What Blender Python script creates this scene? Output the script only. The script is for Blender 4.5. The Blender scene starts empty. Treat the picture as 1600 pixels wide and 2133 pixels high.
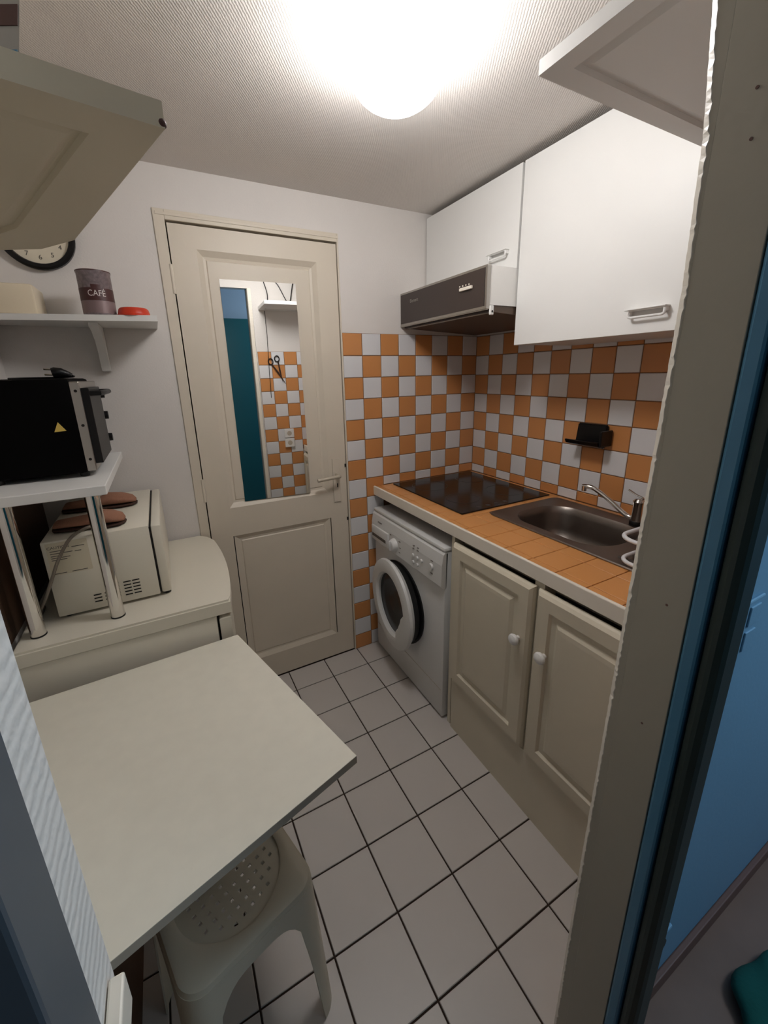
import bpy, bmesh, math, random
from mathutils import Vector, Matrix
random.seed(7)
S = bpy.context.scene
COL = S.collection

# ------------------------------------------------------------------ camera
FPX, PPX, PPY, IW, IH = 846.22, 790.0, 1016.5, 1600, 2133
cam = bpy.data.cameras.new('camera')
cam.sensor_fit = 'AUTO'; cam.sensor_width = 36.0
cam.lens = FPX / IH * 36.0
cam.shift_x = -(PPX - IW / 2) / IH
cam.shift_y = (PPY - IH / 2) / IH
cam.clip_start = 0.01
co = bpy.data.objects.new('camera', cam); COL.objects.link(co)
RX = Vector((0.88274559, -0.46929078, -0.02294322))
RY = Vector((-0.14654701, -0.22860577, -0.96242578))
RZ = Vector((0.44641259, 0.85293937, -0.27057389))
M = Matrix.Identity(4)
for i in range(3):
    M[i][0] = RX[i]; M[i][1] = -RY[i]; M[i][2] = -RZ[i]
M.translation = Vector((-1.58026, -1.82838, 1.50399))
co.matrix_world = M
S.camera = co

# ------------------------------------------------------------------ world, exposure
w = bpy.data.worlds.new('world'); S.world = w; w.use_nodes = True
w.node_tree.nodes['Background'].inputs[0].default_value = (0.35, 0.42, 0.5, 1)
w.node_tree.nodes['Background'].inputs[1].default_value = 0.02
S.view_settings.view_transform = 'Standard'
S.view_settings.look = 'None'
S.view_settings.exposure = 0.0
S.view_settings.gamma = 1.0
S.view_settings.use_curve_mapping = False
LAMP_STRENGTH = 36.0
LAMP_COLOR = (0.975, 0.962, 0.962)
# cool light of the hall behind and to the right of the photographer
dl = bpy.data.lights.new('hall_light', 'POINT')
dl.color = (0.66, 0.85, 1.0); dl.energy = 34.0; dl.shadow_soft_size = 0.22
do = bpy.data.objects.new('hall_light', dl); COL.objects.link(do)
do.location = (0.25, -2.40, 2.12)

# ------------------------------------------------------------------ materials
def lin(c):
    c = c / 255.0
    return c / 12.92 if c <= 0.04045 else ((c + 0.055) / 1.055) ** 2.4
def mat(name, rgb, rough=0.5, metal=0.0, bump=0.0, bscale=200.0, var=0.04, vscale=6.0, spec=0.5, emit=None, trans=0.0, coat=0.0):
    m = bpy.data.materials.new(name); m.use_nodes = True
    nt = m.node_tree; b = nt.nodes['Principled BSDF']
    col = (lin(rgb[0]), lin(rgb[1]), lin(rgb[2]), 1)
    b.inputs['Base Color'].default_value = col
    b.inputs['Roughness'].default_value = rough
    b.inputs['Metallic'].default_value = metal
    b.inputs['Specular IOR Level'].default_value = spec
    b.inputs['Transmission Weight'].default_value = trans
    b.inputs['Coat Weight'].default_value = coat
    if emit:
        b.inputs['Emission Color'].default_value = (*emit[0], 1)
        b.inputs['Emission Strength'].default_value = emit[1]
    tc = nt.nodes.new('ShaderNodeTexCoord')
    if var:
        n = nt.nodes.new('ShaderNodeTexNoise'); n.inputs['Scale'].default_value = vscale; n.inputs['Detail'].default_value = 4
        nt.links.new(tc.outputs['Object'], n.inputs['Vector'])
        mx = nt.nodes.new('ShaderNodeMix'); mx.data_type = 'RGBA'
        mx.inputs[6].default_value = tuple(c * (1 - var) for c in col[:3]) + (1,)
        mx.inputs[7].default_value = tuple(min(1, c * (1 + var)) for c in col[:3]) + (1,)
        nt.links.new(n.outputs['Fac'], mx.inputs[0]); nt.links.new(mx.outputs[2], b.inputs['Base Color'])
    if bump:
        n2 = nt.nodes.new('ShaderNodeTexNoise'); n2.inputs['Scale'].default_value = bscale; n2.inputs['Detail'].default_value = 3
        nt.links.new(tc.outputs['Object'], n2.inputs['Vector'])
        bp = nt.nodes.new('ShaderNodeBump'); bp.inputs['Strength'].default_value = bump; bp.inputs['Distance'].default_value = 0.004
        nt.links.new(n2.outputs['Fac'], bp.inputs['Height']); nt.links.new(bp.outputs['Normal'], b.inputs['Normal'])
    return m
def woven(name, rgb, scale, strength, rot, rough=0.75, axis='X'):
    """glass-fibre wall covering: fine diagonal ribs as relief"""
    m = mat(name, rgb, rough, var=0.03)
    nt = m.node_tree; b = nt.nodes['Principled BSDF']
    tc = nt.nodes.new('ShaderNodeTexCoord'); mp = nt.nodes.new('ShaderNodeMapping')
    mp.inputs['Rotation'].default_value = rot
    nt.links.new(tc.outputs['Object'], mp.inputs['Vector'])
    wv = nt.nodes.new('ShaderNodeTexWave'); wv.inputs['Scale'].default_value = scale; wv.bands_direction = axis
    wv.inputs['Distortion'].default_value = 2.6; wv.inputs['Detail'].default_value = 2; wv.inputs['Detail Scale'].default_value = 3
    nt.links.new(mp.outputs['Vector'], wv.inputs['Vector'])
    bp = nt.nodes.new('ShaderNodeBump'); bp.inputs['Strength'].default_value = strength; bp.inputs['Distance'].default_value = 0.002
    nt.links.new(wv.outputs['Fac'], bp.inputs['Height']); nt.links.new(bp.outputs['Normal'], b.inputs['Normal'])
    return m

m_wall = mat('wall_paint', (221, 216, 211), 0.7, bump=0.15, bscale=150)
m_ceil = woven('ceiling_cover', (222, 216, 210), 52, 0.22, (0, 0, 0.6))
m_reveal = woven('reveal_cover', (228, 226, 222), 25, 0.38, (0, 0.25, 0), axis='Z')
m_cream = mat('cream_paint', (216, 206, 189), 0.45, bump=0.06, bscale=60)
m_jamb = mat('jamb_paint', (194, 186, 168), 0.5, bump=0.1, bscale=60)
m_white = mat('white_melamine', (232, 231, 228), 0.42, var=0.02)
m_table = mat('table_melamine', (228, 224, 209), 0.5, var=0.05, vscale=30)
m_edge = mat('edge_band', (188, 178, 162), 0.6)
m_cab = mat('cabinet_paint', (214, 205, 184), 0.42, bump=0.04, bscale=40)
m_trimw = mat('white_trim', (236, 228, 214), 0.4)
m_tw = mat('tile_white_glaze', (222, 222, 224), 0.25, var=0.03, vscale=3)
m_to = mat('tile_orange_glaze', (202, 139, 84), 0.28, var=0.06, vscale=3)
m_grout = mat('grout', (122, 86, 58), 0.9, bump=0.2)
m_ft = mat('floor_tile_glaze', (205, 199, 194), 0.38, var=0.03, vscale=5)
m_fgrout = mat('floor_grout', (52, 38, 30), 0.95)
m_ct = mat('counter_tile_glaze', (214, 150, 88), 0.32, var=0.05, vscale=4)
m_steel = mat('stainless_steel', (132, 124, 118), 0.36, 1.0, var=0.05, vscale=30)
m_chrome = mat('chrome', (225, 222, 218), 0.08, 1.0, var=0)
m_alu = mat('aluminium', (178, 174, 168), 0.35, 1.0, var=0.02)
m_glassb = mat('black_glass', (22, 17, 15), 0.16, var=0, spec=0.3)
m_black = mat('black_plastic', (12, 11, 12), 0.4, var=0, spec=0.3)
m_blackm = mat('black_enamel', (5, 4, 4), 0.6, var=0.02, spec=0.06)
m_rub = mat('black_rubber', (14, 15, 15), 0.55, var=0)
m_dark = mat('dark_gap', (24, 20, 17), 0.9, var=0)
m_brown = mat('hood_brown', (60, 49, 45), 0.35, var=0.03)
m_hoodu = mat('hood_underside', (88, 72, 60), 0.5)
m_app = mat('appliance_white', (222, 222, 220), 0.35, var=0.02)
m_appw = mat('appliance_cream', (222, 216, 200), 0.4, var=0.02)
m_plast = mat('stool_plastic', (212, 204, 184), 0.4, var=0.03)
m_mirror = mat('mirror_glass', (252, 253, 252), 0.01, 1.0, var=0)
m_red = mat('red_plastic', (198, 52, 22), 0.4, var=0.02)
m_slip = mat('brown_felt', (152, 108, 86), 0.95, bump=0.5, bscale=120, var=0.15, vscale=20)
m_sole = mat('dark_brown_sole', (62, 40, 30), 0.9)
m_tin = mat('printed_tin', (128, 116, 118), 0.4, 0.2, var=0.7, vscale=110)
m_tinband = mat('tin_maroon', (72, 38, 36), 0.45, var=0.1)
m_tinlow = mat('tin_mauve', (132, 112, 112), 0.4, 0.2, var=0.1)
m_letter = mat('letter_white', (215, 205, 200), 0.5, var=0)
m_letterd = mat('letter_dark', (70, 66, 60), 0.6, var=0)
m_yellow = mat('warning_yellow', (222, 190, 92), 0.5, var=0)
m_cord = mat('grey_cord', (120, 110, 98), 0.6, var=0)
m_blue = mat('hall_blue_paint', (128, 172, 202), 0.6, bump=0.1, bscale=100, var=0.03)
m_bluedk = mat('blue_gloss_paint', (82, 142, 178), 0.4, var=0.03)
m_grdk = mat('shade_and_outlet_green', (42, 58, 56), 0.5)  # painted shadow band by the blue board; also colours the hall outlet
m_slate = mat('slate_blue_paint', (86, 94, 102), 0.5, var=0.04)
m_hallfl = mat('hall_floor_vinyl', (128, 98, 84), 0.5, var=0.2, vscale=9)
m_base = mat('baseboard_brown', (118, 84, 74), 0.5, var=0.08)
m_teal = mat('teal_paint', (24, 92, 94), 0.45, var=0.04)
m_tealc = mat('teal_cloth', (16, 92, 84), 0.9, bump=0.4, bscale=80)
m_wood = mat('brown_wood', (92, 62, 40), 0.6, var=0.25, vscale=5)
m_glob = mat('lamp_glass', (255, 250, 240), 0.3, var=0, emit=(LAMP_COLOR, LAMP_STRENGTH))
m_clear = mat('cream_plastic', (224, 210, 184), 0.35, var=0.03)
m_rack = mat('white_coated_wire', (228, 230, 234), 0.35, var=0)
m_clockf = mat('clock_face', (222, 212, 190), 0.5, var=0)
m_bluep = mat('packet_blue', (70, 130, 165), 0.5, var=0)
m_brownp = mat('packet_brown', (78, 48, 46), 0.6, var=0.2, vscale=25)
m_packet = mat('packet_grey', (168, 166, 160), 0.6, var=0.03)

# ------------------------------------------------------------------ mesh helpers
def world_off(o):
    v = Vector((0, 0, 0))
    while o is not None:
        v += o.location; o = o.parent
    return v
def finish(name, bm, m, parent=None, smooth=False, mats=None):
    me = bpy.data.meshes.new(name)
    off = world_off(parent) if parent else Vector((0, 0, 0))
    if off.length: bmesh.ops.translate(bm, verts=bm.verts, vec=-off)
    bmesh.ops.recalc_face_normals(bm, faces=bm.faces)
    bm.to_mesh(me); bm.free()
    for mm in (mats or [m]): me.materials.append(mm)
    if smooth:
        for p in me.polygons: p.use_smooth = True
        try: me.set_sharp_from_angle(angle=math.radians(38))
        except Exception: pass
    o = bpy.data.objects.new(name, me); COL.objects.link(o)
    o.parent = parent
    return o
def root(name, label, cat, loc, group=None):
    o = bpy.data.objects.new(name, None); COL.objects.link(o)
    o.location = loc; o.empty_display_size = 0.05
    o['label'] = label; o['category'] = cat
    if group: o['group'] = group
    return o
def tag(o, label, cat, group=None):
    o['label'] = label; o['category'] = cat
    if group: o['group'] = group
    return o
def struct(o, label=None):
    o['kind'] = 'structure'
    if label: o['label'] = label
    return o
def box(bm, x0, x1, y0, y1, z0, z1, bev=0.0, seg=2, mi=0):
    r = bmesh.ops.create_cube(bm, size=1.0)
    vs = r['verts']
    for v in vs:
        v.co = Vector((x0 + (v.co.x + 0.5) * (x1 - x0), y0 + (v.co.y + 0.5) * (y1 - y0), z0 + (v.co.z + 0.5) * (z1 - z0)))
    fs = set(f for v in vs for f in v.link_faces)
    for f in fs: f.material_index = mi
    if bev:
        es = set(e for v in vs for e in v.link_edges)
        r2 = bmesh.ops.bevel(bm, geom=list(es), offset=bev, segments=seg, affect='EDGES', profile=0.5, clamp_overlap=True)
        for f in r2['faces']: f.material_index = mi
    return vs
def B(*a, **k):
    bm = bmesh.new(); box(bm, *a, **k); return bm
def lathe(bm, prof, origin, axis=Vector((0, 0, 1)), n=32, mi=0, cap=True):
    """prof: list of (radius, height along axis)"""
    axis = Vector(axis).normalized()
    u = axis.orthogonal().normalized(); v = axis.cross(u)
    o = Vector(origin); rings = []
    for r, h in prof:
        rings.append([bm.verts.new(o + axis * h + (u * math.cos(2 * math.pi * k / n) + v * math.sin(2 * math.pi * k / n)) * max(r, 1e-5)) for k in range(n)])
    for a, b in zip(rings, rings[1:]):
        for k in range(n):
            f = bm.faces.new((a[k], a[(k + 1) % n], b[(k + 1) % n], b[k])); f.material_index = mi
    if cap:
        for rg in (rings[0], rings[-1]):
            try: f = bm.faces.new(rg); f.material_index = mi
            except Exception: pass
    return rings
def tube(bm, pts, r, n=10, mi=0, closed=False, radii=None):
    pts = [Vector(p) for p in pts]; rings = []
    N = len(pts); prev = None
    for i, p in enumerate(pts):
        if closed: t = pts[(i + 1) % N] - pts[i - 1]
        else: t = pts[min(i + 1, N - 1)] - pts[max(i - 1, 0)]
        t.normalize()
        if prev is None: u = t.orthogonal().normalized()
        else:
            u = prev - t * prev.dot(t)
            u = u.normalized() if u.length > 1e-6 else t.orthogonal().normalized()
        prev = u; v = t.cross(u)
        rr = radii[i] if radii else r
        rings.append([bm.verts.new(p + (u * math.cos(2 * math.pi * k / n) + v * math.sin(2 * math.pi * k / n)) * rr) for k in range(n)])
    seq = list(zip(rings, rings[1:])) + ([(rings[-1], rings[0])] if closed else [])
    for a, b in seq:
        for k in range(n):
            f = bm.faces.new((a[k], a[(k + 1) % n], b[(k + 1) % n], b[k])); f.material_index = mi
    if not closed:
        bm.faces.new(rings[0]).material_index = mi; bm.faces.new(rings[-1]).material_index = mi
def spline(ctrl, n=8):
    c = [Vector(p) for p in ctrl]; out = []
    for i in range(len(c) - 1):
        p0 = c[max(i - 1, 0)]; p1 = c[i]; p2 = c[i + 1]; p3 = c[min(i + 2, len(c) - 1)]
        for k in range(n):
            t = k / n
            out.append(0.5 * ((2 * p1) + (p2 - p0) * t + (2 * p0 - 5 * p1 + 4 * p2 - p3) * t * t + (3 * p1 - p0 - 3 * p2 + p3) * t ** 3))
    out.append(c[-1]); return out
def prism(bm, poly, d, mi=0):
    """poly: list of 3-D points in a plane, d: extrusion vector"""
    a = [bm.verts.new(p) for p in poly]; b = [bm.verts.new(Vector(p) + Vector(d)) for p in poly]
    n = len(a)
    bm.faces.new(a).material_index = mi; bm.faces.new(b[::-1]).material_index = mi
    for k in range(n): bm.faces.new((a[k], a[(k + 1) % n], b[(k + 1) % n], b[k])).material_index = mi
def relief(bm, o, u, v, n, rect, rings, mi=0, cap=True, body=None):
    """nested rectangular rings on a plane: rings = [(inset, height along n)]; body closes it backwards"""
    o, u, v, n = Vector(o), Vector(u), Vector(v), Vector(n)
    u0, u1, v0, v1 = rect; L = []
    if body is not None: rings = [(0, body)] + rings
    for i, h in rings:
        L.append([bm.verts.new(o + u * a + v * b + n * h) for a, b in ((u0 + i, v0 + i), (u1 - i, v0 + i), (u1 - i, v1 - i), (u0 + i, v1 - i))])
    for a, b in zip(L, L[1:]):
        for k in range(4): bm.faces.new((a[k], a[(k + 1) % 4], b[(k + 1) % 4], b[k])).material_index = mi
    if cap: bm.faces.new(L[-1]).material_index = mi
    if body is not None: bm.faces.new(L[0][::-1]).material_index = mi
def text_polys(s, size):
    c = bpy.data.curves.new('lettering', 'FONT'); c.body = s; c.size = size; c.align_x = 'CENTER'; c.align_y = 'CENTER'; c.resolution_u = 3
    o = bpy.data.objects.new('lettering', c); COL.objects.link(o)
    bpy.context.view_layer.update()
    me = bpy.data.meshes.new_from_object(o.evaluated_get(bpy.context.evaluated_depsgraph_get()))
    vs = [tuple(v.co) for v in me.vertices]; fs = [tuple(p.vertices) for p in me.polygons]
    COL.objects.unlink(o); bpy.data.objects.remove(o); bpy.data.curves.remove(c); bpy.data.meshes.remove(me)
    return vs, fs
def text_bm(bm, s, size, fn, mi=0):
    vs, fs = text_polys(s, size)
    nv = [bm.verts.new(fn(x, y)) for x, y, z in vs]
    for f in fs:
        try: bm.faces.new([nv[i] for i in f]).material_index = mi
        except Exception: pass
def rrect(x0, x1, y0, y1, r, seg=6):
    out = []
    for cx, cy, a0 in ((x1 - r, y1 - r, 0), (x0 + r, y1 - r, 90), (x0 + r, y0 + r, 180), (x1 - r, y0 + r, 270)):
        for k in range(seg + 1):
            a = math.radians(a0 + 90 * k / seg); out.append((cx + r * math.cos(a), cy + r * math.sin(a)))
    return out

# tiles: shared meshes, one object per tile
_tm = {}
def tile_mesh(w, h, m, t=0.006, c=0.0018):
    key = (round(w, 4), round(h, 4), m.name, t)
    if key in _tm: return _tm[key]
    bm = bmesh.new()
    relief(bm, (0, 0, 0), (1, 0, 0), (0, 1, 0), (0, 0, 1), (0, w, 0, h), [(0, t - c), (c, t)], body=0.0)
    bmesh.ops.recalc_face_normals(bm, faces=bm.faces)
    me = bpy.data.meshes.new('tile'); bm.to_mesh(me); bm.free(); me.materials.append(m)
    _tm[key] = me; return me
def put_tile(parent, me, o, u, v, n):
    ob = bpy.data.objects.new('tile', me); COL.objects.link(ob); ob.parent = parent
    R = Matrix((Vector(u), Vector(v), Vector(n))).transposed().to_4x4()
    R.translation = Vector(o) - world_off(parent)
    ob.matrix_local = R
    return ob

# ------------------------------------------------------------------ room shell
CZ = 2.225; XL = -2.02; YF = -1.512; YH = -1.555; JX = -1.0; LX = -1.69
G = 0.003
# floor
fl = struct(finish('floor', B(XL - 0.1, 0.1, YH, 0.1, -0.06, -0.004), m_fgrout), 'white square floor tiles with dark joints')
P = 0.19713; FX, FY = -0.59505, 0.0536
for a in range(-2, 9):
    for b in range(0, 10):
        x1 = min(FX - a * P - 0.0024, 0.0); x0 = max(FX - (a + 1) * P + 0.0024, XL)
        y1 = min(FY - b * P - 0.0024, 0.0); y0 = max(FY - (b + 1) * P + 0.0024, YH)
        if x1 - x0 < 0.01 or y1 - y0 < 0.01: continue
        put_tile(fl, tile_mesh(x1 - x0, y1 - y0, m_ft, 0.006, 0.0015), (x0, y0, -0.006), (1, 0, 0), (0, 1, 0), (0, 0, 1))
struct(finish('ceiling', B(XL - 0.1, 0.1, YH, 0.1, CZ, CZ + 0.08), m_ceil))
# back wall around the door opening
DX0, DX1, DZ = -1.468, -0.806, 2.052
bm = bmesh.new()
box(bm, XL - 0.1, DX0 - 0.012, 0.0, 0.1, 0, CZ); box(bm, DX1 + 0.008, 0.1, 0.0, 0.1, 0, CZ); box(bm, DX0 - 0.012, DX1 + 0.008, 0.0, 0.1, DZ + 0.008, CZ)
wb = struct(finish('wall_back', bm, m_wall))
wr = struct(finish('wall_right', B(0.0, 0.1, YH, 0.0, 0, CZ), m_wall))
wl = struct(finish('wall_left', B(XL - 0.1, XL, YH, 0.0, 0, CZ), m_wall))
bm = bmesh.new()
box(bm, XL, LX - 0.013, YF - 0.022, YF, 0, CZ); box(bm, JX + 0.028, 0.0, YF - 0.022, YF, 0, CZ); box(bm, LX - 0.013, JX + 0.028, YF - 0.022, YF, 2.13, CZ)
wf = struct(finish('wall_front', bm, m_wall))
TZ = 1.6882; TP = 0.1
CT = 0.94   # worktop height
# grout beds
bm = bmesh.new(); box(bm, -0.795, 0.0, -0.0035, 0.0, 0.0, TZ)
finish('grout', bm, m_grout, wb)
bm = bmesh.new(); box(bm, -0.0035, 0.0, -1.503, -0.0035, CT - 0.04, TZ - 0.003)
finish('grout', bm, m_grout, wr)
def tcol(odd): return m_to if odd else m_tw
for i in range(8):
    for j in range(17):
        x0 = -(i + 1) * TP + 0.0009 + 0.0015; x1 = -i * TP + 0.0009 - 0.0015
        if i == 0: x1 = -0.004
        if i == 7: x0 = -0.797
        z1 = TZ - j * TP - 0.0015; z0 = TZ - (j + 1) * TP + 0.0015
        if z0 < 0.002: z0 = 0.002
        if i < 6:
            if z1 < CT + 0.01: continue
            z0 = max(z0, CT + 0.002)
        put_tile(wb, tile_mesh(round(x1 - x0, 4), round(z1 - z0, 4), tcol((i + j) % 2)), (x0, 0.0, z0), (1, 0, 0), (0, 0, 1), (0, -1, 0))
for k in range(16):
    for j in range(9):
        y1 = -(k * TP + 0.007) - 0.0015; y0 = -((k + 1) * TP + 0.007) + 0.0015
        y0 = max(y0, -1.502)
        if y1 - y0 < 0.01: continue
        z1 = TZ - 0.003 - j * TP - 0.0015; z0 = TZ - 0.003 - (j + 1) * TP + 0.0015
        if z1 < CT + 0.01: continue
        z0 = max(z0, CT + 0.002)
        put_tile(wr, tile_mesh(round(y1 - y0, 4), round(z1 - z0, 4), tcol((k + j + 1) % 2)), (0.0, y1, z0), (0, -1, 0), (0, 0, 1), (-1, 0, 0))
bm = bmesh.new(); box(bm, JX + 0.034, -0.01, YF, YF + 0.0035, CT - 0.03, TZ); box(bm, JX + 0.034, -0.665, YF, YF + 0.0035, 0.0, CT - 0.03)
finish('grout', bm, m_grout, wf)
for i in range(7):
    for j in range(17):
        x0 = JX + 0.034 + i * TP + 0.0015; x1 = x0 + TP - 0.003
        z1 = TZ - j * TP - 0.0015; z0 = max(TZ - (j + 1) * TP + 0.0015, 0.002)
        if i >= 3:
            if z1 < CT + 0.01: continue
            z0 = max(z0, CT + 0.002)
        put_tile(wf, tile_mesh(round(x1 - x0, 4), round(z1 - z0, 4), tcol((i + j + 1) % 2)), (x1, YF, z0), (-1, 0, 0), (0, 0, 1), (0, 1, 0))
# doorway to the hall: jamb boards, bead, blue stop board
tj = struct(finish('trim_1', B(JX, JX + 0.028, -1.598, -1.5315, 0, 2.13, bev=0.001), m_jamb), 'beige painted jamb board with small nail holes')
for y, z in ((-1.565, 1.774), (-1.568, 1.729), (-1.572, 1.186), (-1.569, 0.980)):
    bm = bmesh.new(); lathe(bm, [(0.0017, 0.0), (0.0017, 0.0006), (0.0, 0.0006)], (JX, y, z), (-1, 0, 0), 10)
    finish('nail_hole', bm, m_base, tj)
bm = bmesh.new()
# the old post is slightly bowed; its filler edge is chipped
BOW = [(0, -1.505), (0.59, -1.509), (1.0, -1.5145), (1.3, -1.519), (1.6, -1.523), (1.75, -1.519), (1.88, -1.507), (2.14, -1.500)]
def bow(z):
    for (z0, y0), (z1, y1) in zip(BOW, BOW[1:]):
        if z <= z1: return y0 + (y1 - y0) * (z - z0) / (z1 - z0)
    return BOW[-1][1]
nz = 420; L = []
for k in range(nz + 1):
    z = 2.13 * k / nz; y = bow(z) + random.uniform(-0.0004, 0.0003); j = random.uniform(-0.0005, 0.0003) - (random.uniform(0.0004, 0.0012) if random.random() < 0.14 else 0.0)
    L.append([bm.verts.new(p) for p in ((JX, -1.532, z), (JX - 0.0002, y - 0.0075 + j * 1.6, z), (JX - 0.0006, y - 0.0065 + j * 1.6, z), (JX + 0.0035, y, z), (JX + 0.027, y - 0.002, z), (JX + 0.027, -1.532, z))])
for a, b in zip(L, L[1:]):
    for k in range(6):
        f = bm.faces.new((a[k], a[(k + 1) % 6], b[(k + 1) % 6], b[k])); f.material_index = 1 if k == 0 else 0
bm.faces.new(L[0]); bm.faces.new(L[-1])
finish('edge_bead', bm, m_trimw, tj, mats=[m_trimw, m_jamb])['label'] = 'chipped white filler bead along the jamb edge'
struct(finish('trim_2', B(JX, JX + 0.050, -1.618, -1.5985, -0.045, 2.2, bev=0.004), m_bluedk), 'blue gloss door stop board')
struct(finish('trim_3', B(JX + 0.002, JX + 0.052, -1.644, -1.6185, -0.045, 2.2, bev=0.010), m_grdk), 'dark green strip imitating the shade behind the blue stop board')  # strip added so its dark colour gives the shadow band before the wall
# left reveal with textured covering, slate casing and white sill block
struct(finish('trim_4', B(LX - 0.012, LX, -1.560, YF + 0.002, 0, 2.13), m_reveal), 'left doorway reveal in ribbed wall covering')
struct(finish('trim_5', B(LX - 0.03, LX + 0.003, -1.615, -1.5605, 1.02, 2.2, bev=0.003), m_slate), 'slate blue casing of the left jamb')
struct(finish('trim_6', B(LX + 0.0012, LX + 0.013, -1.612, -1.526, 0.985, 1.022, bev=0.002), m_trimw), 'white block under the slate casing')
struct(finish('trim_7', B(LX - 0.03, LX + 0.001, -1.610, -1.5605, -0.045, 1.0195), m_slate))
# hall
bm = bmesh.new(); box(bm, JX + 0.029, 1.6, YH, YF - 0.023, -0.045, 2.5)
struct(finish('wall_hall_right', bm, m_blue), 'pale blue hall wall')
struct(finish('wall_hall_left', B(-3.2, LX - 0.031, YH, YF - 0.023, -0.045, 2.5), m_slate))
struct(finish('wall_hall_lintel', B(LX - 0.031, JX + 0.029, YH, YF - 0.023, 2.2, 2.5), m_blue))
struct(finish('wall_hall_rear', B(-3.2, 1.6, -3.72, -3.62, -0.045, 2.5), mat('hall_grey_blue', (188, 200, 216), 0.7)))
struct(finish('wall_hall_east', B(1.6, 1.7, -4.0, YH, -0.045, 2.5), m_blue))
struct(finish('wall_hall_west', B(-3.3, -3.2, -4.0, YH, -0.045, 2.5), m_slate))
struct(finish('ceiling_hall', B(-3.3, 1.7, -4.0, YH, 2.5, 2.58), m_wall))
struct(finish('floor_hall', B(-3.3, 1.7, -4.0, YH, -0.12, -0.045), m_hallfl), 'dark brown hall floor')
struct(finish('baseboard_hall', B(JX + 0.054, 1.6, YH - 0.014, YH, -0.045, 0.005, bev=0.003), m_base), 'brown skirting along the blue hall wall')

# ------------------------------------------------------------------ door with mirror
d = bpy.data.objects.new('door_1', None); COL.objects.link(d); d.location = (-1.137, 0.02, 0); struct(d, 'cream panelled door with a tall mirror let into its upper panel')
x0, x1 = DX0 + 0.004, DX1 - 0.002
UP = (-1.374, -0.900, 0.943, 1.970); LP = (-1.370, -0.905, 0.138, 0.810)
bm = bmesh.new()
yb = 0.045
for a in ((x0, UP[0], yb, 0.002, DZ - 0.004), (UP[1], x1, yb, 0.002, DZ - 0.004)):
    box(bm, a[0], a[1], 0.002, yb, 0.006, DZ - 0.004)
for z0, z1 in ((0.006, LP[2]), (LP[3], UP[2]), (UP[3], DZ - 0.004)): box(bm, UP[0], UP[1], 0.002, yb, z0, z1)
finish('stile_frame', bm, m_cream, d)
for rect in (UP, LP):
    bm = bmesh.new()
    relief(bm, (0, 0.002, 0), (1, 0, 0), (0, 0, 1), (0, -1, 0), rect, [(0, 0), (0.006, -0.004), (0.020, -0.013), (0.030, -0.015), (0.034, -0.011)], cap=True)
    finish('panel', bm, m_cream, d)
bm = bmesh.new(); prism(bm, [(-1.304, 0.0105, 0.962), (-0.999, 0.0000, 0.958), (-1.000, 0.0000, 1.878), (-1.304, 0.0105, 1.876)], (0, 0.0025, 0))
o = finish('mirror', bm, m_mirror, d); o['label'] = 'tall narrow mirror in the upper door panel'
bm = bmesh.new(); box(bm, -0.880, -0.843, -0.004, 0.002, 0.890, 1.110, bev=0.0015)
hp = finish('handle_plate', bm, m_cream, d)
bm = bmesh.new(); box(bm, -0.8615, -0.857, -0.0048, -0.0035, 0.965, 0.985)
finish('keyhole', bm, m_dark, hp)
bm = bmesh.new(); tube(bm, spline([(-0.862, 0.0, 1.030), (-0.862, -0.045, 1.030), (-0.880, -0.052, 1.030), (-0.975, -0.050, 1.024)], 6), 0.009, 10)
finish('handle', bm, mat('handle_grey', (196, 186, 168), 0.35, 0.2), d, True)
for z in (1.07, 0.79):
    finish('latch', B(x1 - 0.006, x1 + 0.001, -0.0005, 0.006, z - 0.008, z + 0.008), m_dark, d)
for z in (1.86, 1.04):
    bm = bmesh.new(); lathe(bm, [(0.0, -0.05), (0.0065, -0.05), (0.0065, 0.05), (0.0, 0.05)], (DX0 - 0.002, -0.003, z), n=12)
    finish('hinge', bm, m_cream, d, True)
# door frame (architrave)
bm = bmesh.new()
box(bm, -1.506, DX0 - 0.001, -0.006, 0.05, 0.0, DZ + 0.036, bev=0.002)
box(bm, DX1 + 0.001, -0.7975, -0.006, 0.05, 0.0, DZ + 0.036, bev=0.002)
box(bm, DX0 - 0.001, DX1 + 0.001, -0.006, 0.05, DZ + 0.003, DZ + 0.036, bev=0.002)
tf = finish('trim_8', bm, m_cream); struct(tf, 'cream door frame')
bm = bmesh.new(); box(bm, -1.498, -0.80, -0.0085, -0.005, DZ + 0.016, DZ + 0.026, bev=0.001)
finish('moulding', bm, m_cream, tf)
struct(finish('trim_9', B(DX0 - 0.012, DX1 + 0.008, 0.05, 0.06, 0, DZ + 0.008), m_dark))

# ------------------------------------------------------------------ ceiling lamp
lc = Vector((-1.016, -0.880, 2.150))
t = root('ceiling_lamp', 'glowing white glass globe lamp on the kitchen ceiling', 'lamp', (lc.x, lc.y, CZ))
bm = bmesh.new(); bmesh.ops.create_uvsphere(bm, u_segments=32, v_segments=20, radius=1.0, matrix=Matrix.Translation(lc) @ Matrix.Diagonal((0.108, 0.108, 0.080, 1)))
bmesh.ops.bisect_plane(bm, geom=bm.verts[:] + bm.edges[:] + bm.faces[:], plane_co=(0, 0, CZ - 0.012), plane_no=(0, 0, 1), clear_outer=True)
finish('lamp_globe', bm, m_glob, t, True)
bm = bmesh.new(); lathe(bm, [(0.0, 0.0), (0.062, 0.0), (0.062, -0.014), (0.0, -0.014)], (lc.x, lc.y, CZ), n=32)
finish('lamp_base', bm, m_white, t, True)

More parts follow.
